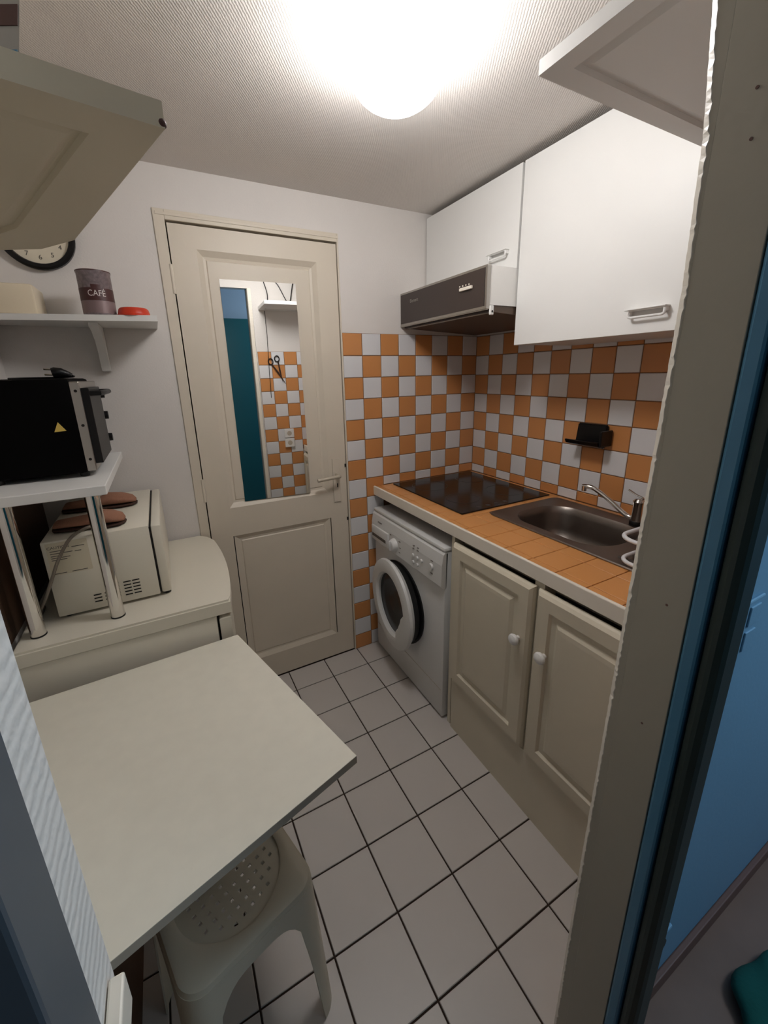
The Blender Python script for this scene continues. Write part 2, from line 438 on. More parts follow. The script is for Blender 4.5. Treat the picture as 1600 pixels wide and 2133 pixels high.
# ------------------------------------------------------------------ worktop, hob, sink
HB = (-0.556, -0.040, -0.595, -0.030)      # hob x0 x1 y0 y1
SK = (-0.456, -0.046, -1.430, -0.632)      # sink
BW = (-0.410, -0.112, -1.100, -0.690)      # bowl
WX = -0.653
t = root('worktop', 'orange tiled worktop with white front edging', 'worktop', (-0.33, -0.72, 0.90))
bm = bmesh.new()
for r in ((WX + 0.004, -0.42, -1.502, -0.008), (-0.42, -0.075, -0.675, -0.008), (-0.42, -0.075, -1.502, -1.115), (-0.075, -0.008, -1.502, -0.008)):
    box(bm, r[0], r[1], r[2], r[3], 0.905, 0.9345)
finish('substrate', bm, m_grout, t)
finish('edge_trim', B(WX - 0.008, WX + 0.004, -1.502, -0.006, 0.896, 0.9435, bev=0.003), m_trimw, t)['label'] = 'white front edging'
def subtract(r, h):
    x0, x1, y0, y1 = r; a, b, c, e = h
    if x1 <= a or x0 >= b or y1 <= c or y0 >= e: return [r]
    out = []
    if y1 > e: out.append((x0, x1, e, y1))
    if y0 < c: out.append((x0, x1, y0, c))
    ya, yb2 = max(y0, c), min(y1, e)
    if x0 < a: out.append((x0, a, ya, yb2))
    if x1 > b: out.append((b, x1, ya, yb2))
    return out
xs = [WX + 0.004, -0.622, -0.516, -0.416, -0.316, -0.216, -0.116, -0.008]
ys = [-0.008] + [-0.125 - 0.0997 * k for k in range(0, 14)]
ys = [y for y in ys if y > -1.49] + [-1.502]
for xa, xb in zip(xs, xs[1:]):
    for ya, yb2 in zip(ys[1:], ys):
        cell = (xa + 0.0012, xb - 0.0012, ya + 0.0012, yb2 - 0.0012)
        parts = [cell]
        for h in ((HB[0] + 0.012, HB[1] - 0.012, HB[2] + 0.012, HB[3] - 0.012), (SK[0] + 0.014, SK[1] - 0.014, SK[2] + 0.014, SK[3] - 0.014)):
            parts = [q for p in parts for q in subtract(p, h)]
        for q in parts:
            if q[1] - q[0] < 0.006 or q[3] - q[2] < 0.006: continue
            put_tile(t, tile_mesh(q[1] - q[0], q[3] - q[2], m_ct, 0.0055, 0.0012), (q[0], q[2], 0.9345), (1, 0, 0), (0, 1, 0), (0, 0, 1))
# hob
t = root('hob', 'black glass hob set in the tiled worktop', 'hob', (-0.30, -0.31, CT))
bm = bmesh.new(); box(bm, HB[0], HB[1], HB[2], HB[3], CT + 0.0005, CT + 0.006, bev=0.002)
finish('glass_plate', bm, m_glassb, t)
mz = mat('hob_print', (46, 40, 38), 0.3, var=0)
for x, y, r in ((-0.42, -0.17, 0.09), (-0.16, -0.17, 0.075), (-0.42, -0.43, 0.075), (-0.16, -0.43, 0.09)):
    bm = bmesh.new(); lathe(bm, [(r, 0), (r, 0.0004), (r - 0.0015, 0.0004), (r - 0.0015, 0)], (x, y, CT + 0.006), n=40, cap=False)
    finish('cooking_zone', bm, mz, t)
for k in range(4):
    bm = bmesh.new(); lathe(bm, [(0.012, 0), (0.012, 0.0004), (0.0, 0.0004)], (-0.44 + 0.05 * k, -0.565, CT + 0.006), n=16)
    finish('touch_control', bm, mz, t)
# sink
t = root('sink', 'stainless steel inset sink with drainer', 'sink', (-0.25, -1.03, CT))
bm = bmesh.new()
cx, cy = (BW[0] + BW[1]) / 2, (BW[2] + BW[3]) / 2
def ringpts(rect, r, n=72, z=0.0):
    """points of a rounded rectangle sampled by direction from the bowl centre"""
    pts = rrect(*rect, r, 10); out = []
    N = len(pts)
    for k in range(n):
        a = 2 * math.pi * k / n; dx, dy = math.cos(a), math.sin(a); best = None
        for i in range(N):
            p, q = pts[i], pts[(i + 1) % N]
            ex, ey = q[0] - p[0], q[1] - p[1]
            den = dx * ey - dy * ex
            if abs(den) < 1e-12: continue
            tt = ((p[0] - cx) * ey - (p[1] - cy) * ex) / den; ss = ((p[0] - cx) * dy - (p[1] - cy) * dx) / den
            if tt > 0 and -1e-6 <= ss <= 1 + 1e-6: best = tt if best is None else max(best, tt)
        out.append(Vector((cx + dx * best, cy + dy * best, z)))
    return out
zt = CT + 0.0065
rs = [ringpts(SK, 0.02, z=CT + 0.0005), ringpts(SK, 0.02, z=CT + 0.004), ringpts((SK[0] + 0.004, SK[1] - 0.004, SK[2] + 0.004, SK[3] - 0.004), 0.02, z=zt),
      ringpts((SK[0] + 0.016, SK[1] - 0.016, SK[2] + 0.016, SK[3] - 0.016), 0.02, z=zt - 0.0035),
      ringpts(BW, 0.11, z=zt - 0.0035)]
for ins, dz in ((0.006, 0.008), (0.012, 0.03), (0.02, 0.09), (0.03, 0.125), (0.055, 0.146), (0.10, 0.152), (0.14, 0.153)):
    rs.append(ringpts((BW[0] + ins, BW[1] - ins, BW[2] + ins, BW[3] - ins), max(0.11 - ins * 0.6, 0.015), z=zt - 0.0035 - dz))
V = [[bm.verts.new(p) for p in r] for r in rs]
for a, b in zip(V, V[1:]):
    for k in range(72): bm.faces.new((a[k], a[(k + 1) % 72], b[(k + 1) % 72], b[k]))
bm.faces.new(V[-1])
bmesh.ops.recalc_face_normals(bm, faces=bm.faces)
bmesh.ops.solidify(bm, geom=bm.faces[:], thickness=0.001)
finish('bowl', bm, m_steel, t, True)
bm = bmesh.new(); lathe(bm, [(0.0, 0.001), (0.03, 0.001), (0.032, 0.004), (0.038, 0.004), (0.04, 0.0), (0.0, 0.0)], (cx, cy, zt - 0.1565), n=32)
finish('waste', bm, m_chrome, t, True)
for k in range(7):
    x = -0.40 + 0.048 * k
    bm = bmesh.new(); tube(bm, [(x, -1.155, zt - 0.0025), (x, -1.18, zt), (x, -1.39, zt), (x, -1.41, zt - 0.0025)], 0.0045, 8)
    finish('drainer_rib', bm, m_steel, t, True)
# tap
t = root('tap', 'chrome mixer tap with long swivel spout at the back of the sink', 'tap', (-0.085, -1.035, zt))
bm = bmesh.new(); lathe(bm, [(0.0, -0.0025), (0.020, -0.0025), (0.020, 0.008), (0.019, 0.014), (0.018, 0.075), (0.020, 0.085), (0.012, 0.095), (0.0, 0.096)], (-0.0865, -1.020, zt + 0.001), n=24)
finish('body', bm, m_chrome, t, True)
bm = bmesh.new(); lathe(bm, [(0.0225, -0.0024), (0.0225, 0.008), (0.020, 0.012), (0.0, 0.012)], (-0.0865, -1.020, zt + 0.001), n=28)
finish('base_ring', bm, m_black, t, True)['label'] = 'black base ring'
bm = bmesh.new(); tube(bm, spline([(-0.0865, -1.020, zt + 0.024), (-0.092, -0.985, 0.970), (-0.100, -0.92, 1.012), (-0.112, -0.862, 1.046), (-0.120, -0.835, 1.052), (-0.124, -0.815, 1.050)], 8), 0.0088, 12)
finish('spout', bm, m_chrome, t, True)
bm = bmesh.new(); lathe(bm, [(0.0, 0.0), (0.0095, 0.0), (0.0095, 0.020), (0.0, 0.020)], (-0.123, -0.822, 1.032), n=16)
finish('nozzle', bm, m_chrome, t, True)
bm = bmesh.new(); tube(bm, spline([(-0.0865, -1.020, zt + 0.092), (-0.090, -1.035, 1.048), (-0.096, -1.012, 1.058), (-0.100, -0.984, 1.071)], 6), 0.0038, 8)
finish('lever', bm, m_chrome, t, True)
# dish rack on the drainer
t = root('dish_rack', 'white coated wire dish rack standing on the sink drainer', 'dish rack', (-0.29, -1.31, zt))
def rloop(z, ins, r=0.05):
    return [(x, y, z) for x, y in rrect(-0.455 + ins, -0.13 - ins, -1.425 + ins, -1.172 - ins, r, 6)]
bm = bmesh.new(); tube(bm, rloop(1.030, 0.0), 0.0062, 10, closed=True); finish('upper_rim', bm, m_rack, t, True)
bm = bmesh.new(); tube(bm, rloop(0.958, 0.006, 0.045), 0.0060, 10, closed=True); finish('lower_rim', bm, m_rack, t, True)
for k in range(6):
    y = -1.23 - 0.035 * k
    bm = bmesh.new(); tube(bm, [(-0.135, y, 1.030), (-0.14, y, 0.955), (-0.44, y, 0.955), (-0.452, y, 1.030)], 0.0022, 6); finish('wire', bm, m_rack, t, True)
for x in (-0.424, -0.137):
    for y in (-1.40, -1.26):
        bm = bmesh.new(); lathe(bm, [(0.0, 0), (0.006, 0), (0.005, 0.015), (0.0, 0.015)], (x, y, zt + 0.0005), n=10); finish('foot', bm, m_rack, t)
# wall soap shelf
t = root('soap_dish', 'black plastic soap dish stuck on the tiled right wall', 'soap dish', (-0.006, -0.77, 1.21))
bm = bmesh.new(); prism(bm, [(-0.0065, -0.683, 1.206), (-0.0065, -0.826, 1.206), (-0.0065, -0.820, 1.285), (-0.0065, -0.690, 1.285)], (-0.016, 0, 0)); bmesh.ops.bevel(bm, geom=bm.edges[:], offset=0.004, segments=2, affect='EDGES')
finish('back_plate', bm, m_black, t, True)
bm = bmesh.new()
sec = [(-0.020, 1.215), (-0.020, 1.205), (-0.055, 1.198), (-0.088, 1.208), (-0.096, 1.222), (-0.090, 1.224), (-0.080, 1.214), (-0.055, 1.206)]
a = [bm.verts.new((x, -0.688, z)) for x, z in sec]; b = [bm.verts.new((x, -0.834, z)) for x, z in sec]
for k in range(len(sec)): bm.faces.new((a[k], a[(k + 1) % len(sec)], b[(k + 1) % len(sec)], b[k]))
bm.faces.new(a); bm.faces.new(b)
finish('tray', bm, m_black, t, True)
finish('rim_end', B(-0.085, -0.012, -0.842, -0.832, 1.204, 1.268, bev=0.004), m_black, t)

# ------------------------------------------------------------------ washing machine
t = root('washing_machine', 'white front loading washing machine with round door ajar under the worktop', 'washing machine', (-0.37, -0.33, 0))
WY0, WY1 = -0.638, -0.024
bm = bmesh.new(); box(bm, -0.668, -0.08, WY0, WY1, 0.012, 0.815, bev=0.006)
finish('body', bm, m_app, t, True)
bm = bmesh.new(); box(bm, -0.672, -0.06, WY0 - 0.001, WY1 + 0.001, 0.815, 0.833, bev=0.006)
finish('top', bm, m_app, t, True)
bm = bmesh.new()
sec = [(-0.660, 0.655), (-0.674, 0.655), (-0.686, 0.668), (-0.684, 0.76), (-0.676, 0.805), (-0.668, 0.814), (-0.655, 0.814)]
a = [bm.verts.new((x, WY0, z)) for x, z in sec]; b = [bm.verts.new((x, WY1, z)) for x, z in sec]
for k in range(len(sec)): bm.faces.new((a[k], a[(k + 1) % len(sec)], b[(k + 1) % len(sec)], b[k]))
bm.faces.new(a); bm.faces.new(b)
cp = finish('control_panel', bm, m_app, t)
bm = bmesh.new(); box(bm, -0.692, -0.680, -0.205, -0.032, 0.672, 0.748, bev=0.004)
sd = finish('soap_drawer', bm, m_app, t, True)
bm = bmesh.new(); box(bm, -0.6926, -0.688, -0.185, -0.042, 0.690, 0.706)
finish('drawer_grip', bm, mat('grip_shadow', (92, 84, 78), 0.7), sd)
bm = bmesh.new(); lathe(bm, [(0.0, 0.0), (0.033, 0.0), (0.030, 0.012), (0.026, 0.020), (0.022, 0.024), (0.0, 0.025)], (-0.684, -0.262, 0.712), (-1, 0, 0), 32)
kn = finish('programme_knob', bm, m_app, t, True)
finish('knob_grip', B(-0.716, -0.704, -0.266, -0.258, 0.688, 0.736, bev=0.003), m_app, kn, True)
for y, z in ((-0.428, 0.725), (-0.462, 0.725), (-0.496, 0.725), (-0.430, 0.693), (-0.464, 0.693)):
    bm = bmesh.new(); lathe(bm, [(0.0, 0.0), (0.009, 0.0), (0.008, 0.006), (0.0, 0.007)], (-0.685, y, z), (-1, 0, 0), 14); finish('button', bm, m_app, t, True)
bm = bmesh.new(); lathe(bm, [(0.0, 0.0), (0.015, 0.0), (0.013, 0.008), (0.0, 0.009)], (-0.685, -0.568, 0.730), (-1, 0, 0), 18); finish('start_button', bm, m_app, t, True)
m_pp = mat('panel_print_grey', (128, 122, 118), 0.6, var=0)
for (y, z, wy) in ((-0.100, 0.777, 0.008), (-0.120, 0.776, 0.020), (-0.225, 0.752, 0.012), (-0.31, 0.745, 0.014), (-0.315, 0.715, 0.010), (-0.31, 0.69, 0.014), (-0.43, 0.758, 0.012), (-0.464, 0.76, 0.012), (-0.43, 0.772, 0.010), (-0.464, 0.773, 0.010), (-0.57, 0.757, 0.014), (-0.57, 0.70, 0.016)):
    finish('printed_mark', B(-0.6862, -0.6815, y - wy / 2, y + wy / 2, z - 0.002, z + 0.002), m_pp, t)
finish('kick_line', B(-0.6686, -0.667, WY0 + 0.01, WY1 - 0.01, 0.150, 0.1525), m_edge, t)
for y in (WY0 + 0.04, WY1 - 0.04):
    bm = bmesh.new(); lathe(bm, [(0.0, 0.0), (0.02, 0.0), (0.02, 0.02), (0.0, 0.02)], (-0.62, y, 0.0), n=14); finish('foot', bm, m_rub, t)
DC = Vector((-0.668, -0.290, 0.420))
bm = bmesh.new(); lathe(bm, [(0.205, 0.0), (0.207, 0.008), (0.185, 0.012), (0.165, 0.004), (0.165, 0.0)], DC, (-1, 0, 0), 48, cap=False)
finish('door_seal', bm, m_rub, t, True)
bm = bmesh.new(); lathe(bm, [(0.0, -0.002), (0.166, -0.002)], DC, (-1, 0, 0), 48, cap=False); finish('drum_opening', bm, m_dark, t)
# the round door, hinged on its far side and standing slightly open
hinge = Vector((-0.672, -0.078, 0.420)); ANG = math.radians(-5.0)
Rm = Matrix.Translation(hinge) @ Matrix.Rotation(ANG, 4, 'Z') @ Matrix.Translation(-hinge)
def swing(bm):
    bmesh.ops.transform(bm, matrix=Rm, verts=bm.verts)
    return bm
bm = bmesh.new(); n = 96; c0 = Vector((-0.684, -0.292, 0.420)); V = []
def rin(a):
    # a: 0 = towards the camera side (right), handle flap on the lower right
    d = (math.degrees(a) + 180) % 360 - 180
    if -62 < d < 4: return 0.112 + 0.012 * abs(d + 28) / 34 if -58 < d < 0 else 0.135
    return 0.150
for h, rf in ((0.0, lambda a: 0.208), (0.018, lambda a: 0.224), (0.030, lambda a: 0.220), (0.038, lambda a: 0.196), (0.034, lambda a: rin(a) + 0.010), (0.022, lambda a: rin(a)), (0.004, lambda a: rin(a))):
    V.append([bm.verts.new((c0.x - h, c0.y - math.cos(2 * math.pi * k / n) * rf(2 * math.pi * k / n), c0.z + math.sin(2 * math.pi * k / n) * rf(2 * math.pi * k / n))) for k in range(n)])
for a, b in zip(V, V[1:]):
    for k in range(n): bm.faces.new((a[k], a[(k + 1) % n], b[(k + 1) % n], b[k]))
wd = finish('door', swing(bm), m_app, t, True)
bm = bmesh.new(); lathe(bm, [(0.165, 0.004), (0.150, 0.012), (0.110, 0.006), (0.0, 0.002)], c0, (-1, 0, 0), 48)
finish('door_glass', swing(bm), mat('smoked_glass', (12, 10, 10), 0.22, var=0, spec=0.25), wd, True)
bm = bmesh.new(); lathe(bm, [(0.0, -0.030), (0.196, -0.030), (0.206, 0.001), (0.0, 0.002)], c0, (-1, 0, 0), 48); 
finish('door_back', swing(bm), m_rub, wd, True)

# ------------------------------------------------------------------ base cabinets
def base_unit(y0, y1, knob_y, lab, side_strip):
    t = root('base_cabinet', lab, 'cabinet', (-0.35, (y0 + y1) / 2, 0), 'cream kitchen base cabinets')
    bm = bmesh.new()
    for ya, low in ((y1 - 0.018, y1 < -1), (y0, y0 > -1.2)):
        box(bm, -0.650, -0.06, ya, ya + 0.018, 0.0, 0.775 if low else 0.896)
        if low: box(bm, -0.650, -0.60, ya, ya + 0.018, 0.775, 0.896)
    box(bm, -0.640, -0.06, y0 + 0.018, y1 - 0.018, 0.255, 0.273); box(bm, -0.600, -0.582, y0 + 0.018, y1 - 0.018, 0.852, 0.896)
    finish('carcass', bm, m_cab, t)
    ds, de = y0 + 0.006, y1 - side_strip
    bm = bmesh.new()
    rg = [(0, 0.0), (0.0, 0.006), (0.004, 0.014), (0.013, 0.022), (0.052, 0.022), (0.058, 0.013), (0.074, 0.013), (0.086, 0.021), (0.100, 0.022)]
    relief(bm, (-0.652, 0, 0), (0, -1, 0), (0, 0, 1), (-1, 0, 0), (-de, -ds, 0.262, 0.876), rg[1:], body=0.0)
    dr = finish('door', bm, m_cab, t)
    bm = bmesh.new(); lathe(bm, [(0.0, 0.0), (0.008, 0.0), (0.007, 0.012), (0.016, 0.014), (0.019, 0.020), (0.017, 0.027), (0.010, 0.032), (0.0, 0.033)], (-0.6735, knob_y, 0.678), (-1, 0, 0), 24)
    finish('knob', bm, m_white, dr, True)
    bm = bmesh.new(); box(bm, -0.656, -0.641, y0, y1 - (0.030 if side_strip > 0.02 else 0.0), 0.0, 0.252)
    finish('plinth', bm, m_cab, t)
    return t
base_unit(-1.080, -0.655, -1.034, 'cream base cabinet beside the washing machine', 0.028)
base_unit(-1.502, -1.0802, -1.137, 'cream base cabinet next to the doorway, under the sink drainer', 0.006)

# ------------------------------------------------------------------ wall cabinets
def bow_handle(par, y0, y1, z, xf, h=0.018):
    bm = bmesh.new()
    ring = [(xf - 0.016, y, zz) for y, zz in rrect(y0 + 0.004, y1 - 0.010, z - 0.014, z + 0.006, 0.008, 4)]
    tube(bm, ring, 0.0036, 8, closed=True)
    box(bm, xf - 0.024, xf + 0.0005, y0, y1, z + 0.0055, z + 0.0095, bev=0.0015)
    for yy in (y0 + 0.006, y1 - 0.012): box(bm, xf - 0.016, xf + 0.0005, yy - 0.003, yy + 0.003, z - 0.006, z + 0.0055)
    return finish('handle', bm, m_white, par, True)
def wall_unit(y0, y1, z0, z1, h, lab):
    t = root('wall_cabinet', lab, 'cabinet', (-0.17, (y0 + y1) / 2, z0), 'white wall cabinets over the worktop')
    bm = bmesh.new(); box(bm, -0.320, -0.0075, y0, y1, z0, z1)
    finish('carcass', bm, m_white, t)
    bm = bmesh.new(); box(bm, -0.340, -0.3215, y0 + 0.0015, y1 - 0.0015, z0 - 0.002, z1, bev=0.0015)
    dr = finish('door', bm, m_white, t)
    bow_handle(dr, h[0], h[1], h[2], -0.340)
wall_unit(-0.599, -0.006, 1.872, 2.203, (-0.556, -0.452, 1.934), 'short white wall cabinet above the cooker hood')
wall_unit(-1.190, -0.606, 1.600, 2.203, (-1.158, -1.045, 1.655), 'large white wall cabinet to the right of the cooker hood')

# ------------------------------------------------------------------ cooker hood
t = root('cooker_hood', 'slim white cooker hood with dark brown front over the hob', 'cooker hood', (-0.25, -0.30, 1.72))
bm = bmesh.new(); prism(bm, [(-0.470, -0.602, 1.737), (-0.470, -0.602, 1.868), (-0.008, -0.602, 1.868), (-0.008, -0.602, 1.737)], (0, 0.596, 0))
finish('casing', bm, m_white, t)
bm = bmesh.new(); box(bm, -0.486, -0.470, -0.606, -0.004, 1.722, 1.869, bev=0.0015)
fr = finish('front_frame', bm, m_alu, t)
finish('front_panel', B(-0.4885, -0.484, -0.594, -0.012, 1.733, 1.860), m_brown, t)['label'] = 'dark brown front panel'
bm = bmesh.new(); box(bm, -0.498, -0.4886, -0.532, -0.462, 1.801, 1.813, bev=0.002)
finish('slider', bm, m_trimw, t)
for k in range(4):
    finish('slider_mark', B(-0.4892, -0.4882, -0.512 + k * 0.018, -0.507 + k * 0.018, 1.818, 1.823), m_trimw, t)
bm = bmesh.new()
text_bm(bm, 'Element', 0.021, lambda x, y: Vector((-0.4888, -0.128 - x, 1.823 + y)))
finish('lettering', bm, m_alu, t)
finish('visor', B(-0.466, -0.440, -0.600, -0.008, 1.714, 1.7345, bev=0.001), m_brown, t)
for x, z in ((-0.484, 1.7215), (-0.456, 1.7135)):
    finish('trim_strip', B(x, x + 0.010, -0.602, -0.006, z - 0.0022, z + 0.0003), m_alu, t)
bm = bmesh.new(); prism(bm, [(-0.4395, -0.598, 1.7365), (-0.4395, -0.598, 1.714), (-0.30, -0.598, 1.706), (-0.02, -0.598, 1.692), (-0.02, -0.598, 1.7365)], (0, 0.59, 0))
finish('filter', bm, m_hoodu, t)
bm = bmesh.new(); box(bm, -0.470, -0.452, -0.6105, -0.6022, 1.702, 1.735, bev=0.003)
la = finish('latch', bm, m_white, t)
bm = bmesh.new(); lathe(bm, [(0.004, 0), (0.004, 0.0008), (0, 0.0008)], (-0.460, -0.6105, 1.714), (0, -1, 0), 10); finish('latch_hole', bm, m_dark, la)

# ------------------------------------------------------------------ shelves made of panelled boards near the ceiling
def slab(name, poly, z, th, ins, lab, m):
    t = root(name, lab, 'shelf', (poly[0][0], poly[0][1], z))
    bm = bmesh.new()
    top = [bm.verts.new((x, y, z + th)) for x, y in poly]; bot = [bm.verts.new((x, y, z)) for x, y in poly]
    n = len(poly)
    bm.faces.new(top)
    for k in range(n): bm.faces.new((top[k], top[(k + 1) % n], bot[(k + 1) % n], bot[k]))
    f = bm.faces.new(bot[::-1]); bmesh.ops.recalc_face_normals(bm, faces=bm.faces)
    for th_, dp in ((ins, 0.0), (0.003, -0.009), (0.012, 0.003), (0.016, 0.005)):
        bmesh.ops.inset_region(bm, faces=[f], thickness=th_, depth=dp)
    finish('board', bm, m, t)
    return t
sl = slab('overhead_shelf', [(-1.521, -1.134), (-1.700, -0.556), (-1.782, -0.445), (-1.874, -0.396), (-2.018, -0.36), (-2.018, -1.222)], 1.820, 0.030, 0.105,
     'white panelled overhead board at upper left, above the clock', mat('overhead_white', (214, 204, 180), 0.45, bump=0.03, bscale=30))
bm = bmesh.new(); bmesh.ops.create_icosphere(bm, subdivisions=2, radius=0.006, matrix=Matrix.Translation((-1.524, -1.131, 1.826)))
finish('corner_chip', bm, m_brownp, sl)['label'] = 'brown chipped corner'
slab('overhead_shelf', [(-0.930, -1.206), (-0.930, YF + 0.0005), (-0.002, YF + 0.0005), (-0.002, -1.206)], 1.985, 0.022, 0.055,
     'white panelled overhead board at upper right, beside the doorway jamb', m_white)
# printed packet on the left board
t = root('packet', 'small printed packet leaning on the overhead board at upper left', 'packet', (-1.70, -1.12, 1.851))
pa, pu = Vector((-1.663, -1.142, 1.8505)), Vector((0.005, 0.065, 0.094))       # near right bottom corner, leaning edge
pv, pw = Vector((-0.07, 0.035, 0.0)), Vector((-0.02, 0.03, -0.0))
def pk(s, t_, w=0.0): return pa + pu * s + pv * t_ + pw * w
bm = bmesh.new(); prism(bm, [pk(0, 0), pk(0, 1), pk(1.1, 1), pk(1.1, 0)], pw); finish('box', bm, m_packet, t)
pn = pu.cross(pv).normalized()
if pn.y > 0: pn = -pn
for s0, s1, m_, nm in ((0.04, 0.16, m_bluep, 'blue_band'), (0.56, 0.92, m_brownp, 'brown_print')):
    bm = bmesh.new(); prism(bm, [pk(s0, 0.02) + pn * 0.0002, pk(s0, 0.98) + pn * 0.0002, pk(s1, 0.98) + pn * 0.0002, pk(s1, 0.02) + pn * 0.0002], pn * 0.0008); finish(nm, bm, m_, t)

# ------------------------------------------------------------------ upper shelf with bracket, clock, tin, lid, box
SZ = 1.702
t = root('wall_shelf', 'narrow white wall shelf under the clock', 'shelf', (-1.78, -0.12, SZ - 0.018))
bm = bmesh.new(); prism(bm, [(-2.018, -0.002, SZ - 0.018), (-1.547, -0.002, SZ - 0.018), (-1.547, -0.245, SZ - 0.018), (-2.018, -0.150, SZ - 0.018)], (0, 0, 0.018))
finish('board', bm, m_white, t)
bm = bmesh.new()
sec = [(-0.002, SZ - 0.0185), (-0.17, SZ - 0.0185), (-0.17, SZ - 0.030), (-0.12, SZ - 0.040), (-0.07, SZ - 0.065), (-0.040, SZ - 0.105), (-0.026, SZ - 0.165), (-0.002, SZ - 0.168)]
prism(bm, [(-1.745, y, z) for y, z in sec], (0.026, 0, 0))
finish('bracket', bm, m_white, t)
# clock
cc = Vector((-1.853, -0.001, 1.960))
t = root('wall_clock', 'round wall clock with black rim half hidden by the overhead board', 'clock', cc)
bm = bmesh.new(); lathe(bm, [(0.0, 0.0), (0.088, 0.0), (0.088, 0.014), (0.0, 0.014)], cc, (0, -1, 0), 48); finish('face', bm, m_clockf, t)
bm = bmesh.new(); lathe(bm, [(0.084, 0.0), (0.103, 0.0), (0.104, 0.020), (0.098, 0.027), (0.088, 0.026), (0.084, 0.012)], cc, (0, -1, 0), 48, cap=False); finish('rim', bm, m_black, t, True)
bm = bmesh.new()
for h in range(1, 13):
    a = math.radians(90 - 30 * h); px, pz = cc.x + 0.067 * math.cos(a), cc.z + 0.067 * math.sin(a)
    text_bm(bm, str(h), 0.020, lambda x, y: Vector((px + x, -0.0158, pz + y)))
finish('numeral', bm, m_letterd, t)
bm = bmesh.new()
for a, l in ((math.radians(60), 0.04), (math.radians(150), 0.06)):
    tube(bm, [(cc.x, -0.0185, cc.z), (cc.x + l * math.cos(a), -0.0185, cc.z + l * math.sin(a))], 0.0018, 6)
finish('hand', bm, m_black, t)
# coffee tin
tc = Vector((-1.706, -0.165, SZ))
t = root('coffee_tin', 'maroon and grey printed coffee tin on the wall shelf', 'tin', tc)
bm = bmesh.new(); lathe(bm, [(0.0, 0.001), (0.044, 0.001), (0.0455, 0.004), (0.0455, 0.122), (0.0468, 0.124), (0.0468, 0.128), (0.043, 0.128), (0.042, 0.02), (0.0, 0.02)], tc, n=36); finish('can', bm, m_tin, t, True)
bm = bmesh.new(); lathe(bm, [(0.0459, 0.042), (0.0459, 0.078)], tc, n=36, cap=False); finish('maroon_band', bm, m_tinband, t, True)
bm = bmesh.new(); lathe(bm, [(0.0458, 0.006), (0.0458, 0.0415)], tc, n=36, cap=False); finish('lower_band', bm, m_tinlow, t, True)
ab = math.atan2(-0.9, 0.07)
def oncan(x, y, r=0.0463, z0=0.060):
    a = ab + x / r
    return tc + Vector((r * math.cos(a), r * math.sin(a), z0 + y))
bm = bmesh.new()
for nm, m_, pts in (('crest', m_tinband, [(-0.012, 0.018), (0.012, 0.018), (0.012, 0.028), (-0.012, 0.028)]),):
    k = 6
    for i in range(k):
        x0 = -0.013 + 0.026 * i / k; x1 = x0 + 0.026 / k
        bm.faces.new([bm.verts.new(oncan(x0, 0.018)), bm.verts.new(oncan(x1, 0.018)), bm.verts.new(oncan(x1, 0.027)), bm.verts.new(oncan(x0, 0.027))])
finish('crest', bm, m_tinband, t)
bm = bmesh.new(); text_bm(bm, 'CAFÉ', 0.025, lambda x, y: oncan(x * 0.85, y + 0.0015)); finish('lettering', bm, m_letter, t)
bm = bmesh.new(); lathe(bm, [(0.0472, 0.1265), (0.0472, 0.1295), (0.0, 0.1295)], tc, n=36, cap=False); finish('rim', bm, m_tinband, t, True)
# red lid
tl = Vector((-1.611, -0.185, SZ))
bm = bmesh.new(); lathe(bm, [(0.0, 0.0), (0.051, 0.0), (0.051, 0.003), (0.047, 0.006), (0.043, 0.021), (0.039, 0.025), (0.0, 0.026)], tl, n=36)
tag(finish('plastic_lid', bm, m_red, None, True), 'orange red plastic lid lying beside the coffee tin', 'lid')
bm = bmesh.new(); box(bm, -2.012, -1.868, -0.150, -0.012, SZ + 0.0005, SZ + 0.088, bev=0.008)
t = tag(finish('storage_box', bm, m_clear, None, True), 'cream plastic storage box at the left end of the wall shelf', 'box')

# ------------------------------------------------------------------ fridge with appliances
t = root('refrigerator', 'low white refrigerator with bowed front beside the table', 'refrigerator', (-1.73, -0.33, 0))
FY0, FY1 = -0.634, -0.012
bm = bmesh.new(); box(bm, -2.000, -1.522, FY0 + 0.003, FY1, 0.02, 0.806, bev=0.004); finish('body', bm, m_appw, t, True)
def front(y, base=-1.478, bulge=0.028):
    u = (y - (FY0 + FY1) / 2) / ((FY1 - FY0) / 2); return base + bulge * (1 - u * u) - (0.035 * max(0, (abs(u) - 0.80) / 0.2) ** 2 if y > -0.3 else 0.0)
def bowed(x_back, z0, z1, off, bev):
    bm = bmesh.new(); n = 20
    poly = [(x_back, FY0), (x_back, FY1)] + [(front(FY1 + (FY0 - FY1) * k / n) + off, FY1 + (FY0 - FY1) * k / n) for k in range(n + 1)]
    prism(bm, [(x, y, z0) for x, y in poly], (0, 0, z1 - z0))
    es = [e for e in bm.edges if abs(e.verts[0].co.z - e.verts[1].co.z) < 1e-6 and e.verts[0].co.z > z1 - 1e-4]
    bmesh.ops.bevel(bm, geom=es, offset=bev, segments=2, affect='EDGES')
    return bm
finish('worktop', bowed(-2.002, 0.808, 0.850, 0.0, 0.006), m_appw, t, True)
finish('door', bowed(-1.516, 0.05, 0.796, -0.004, 0.003), m_appw, t, True)
finish('door_gasket', B(-1.522, -1.514, FY0 + 0.012, FY1 - 0.012, 0.05, 0.80), m_dark, t)
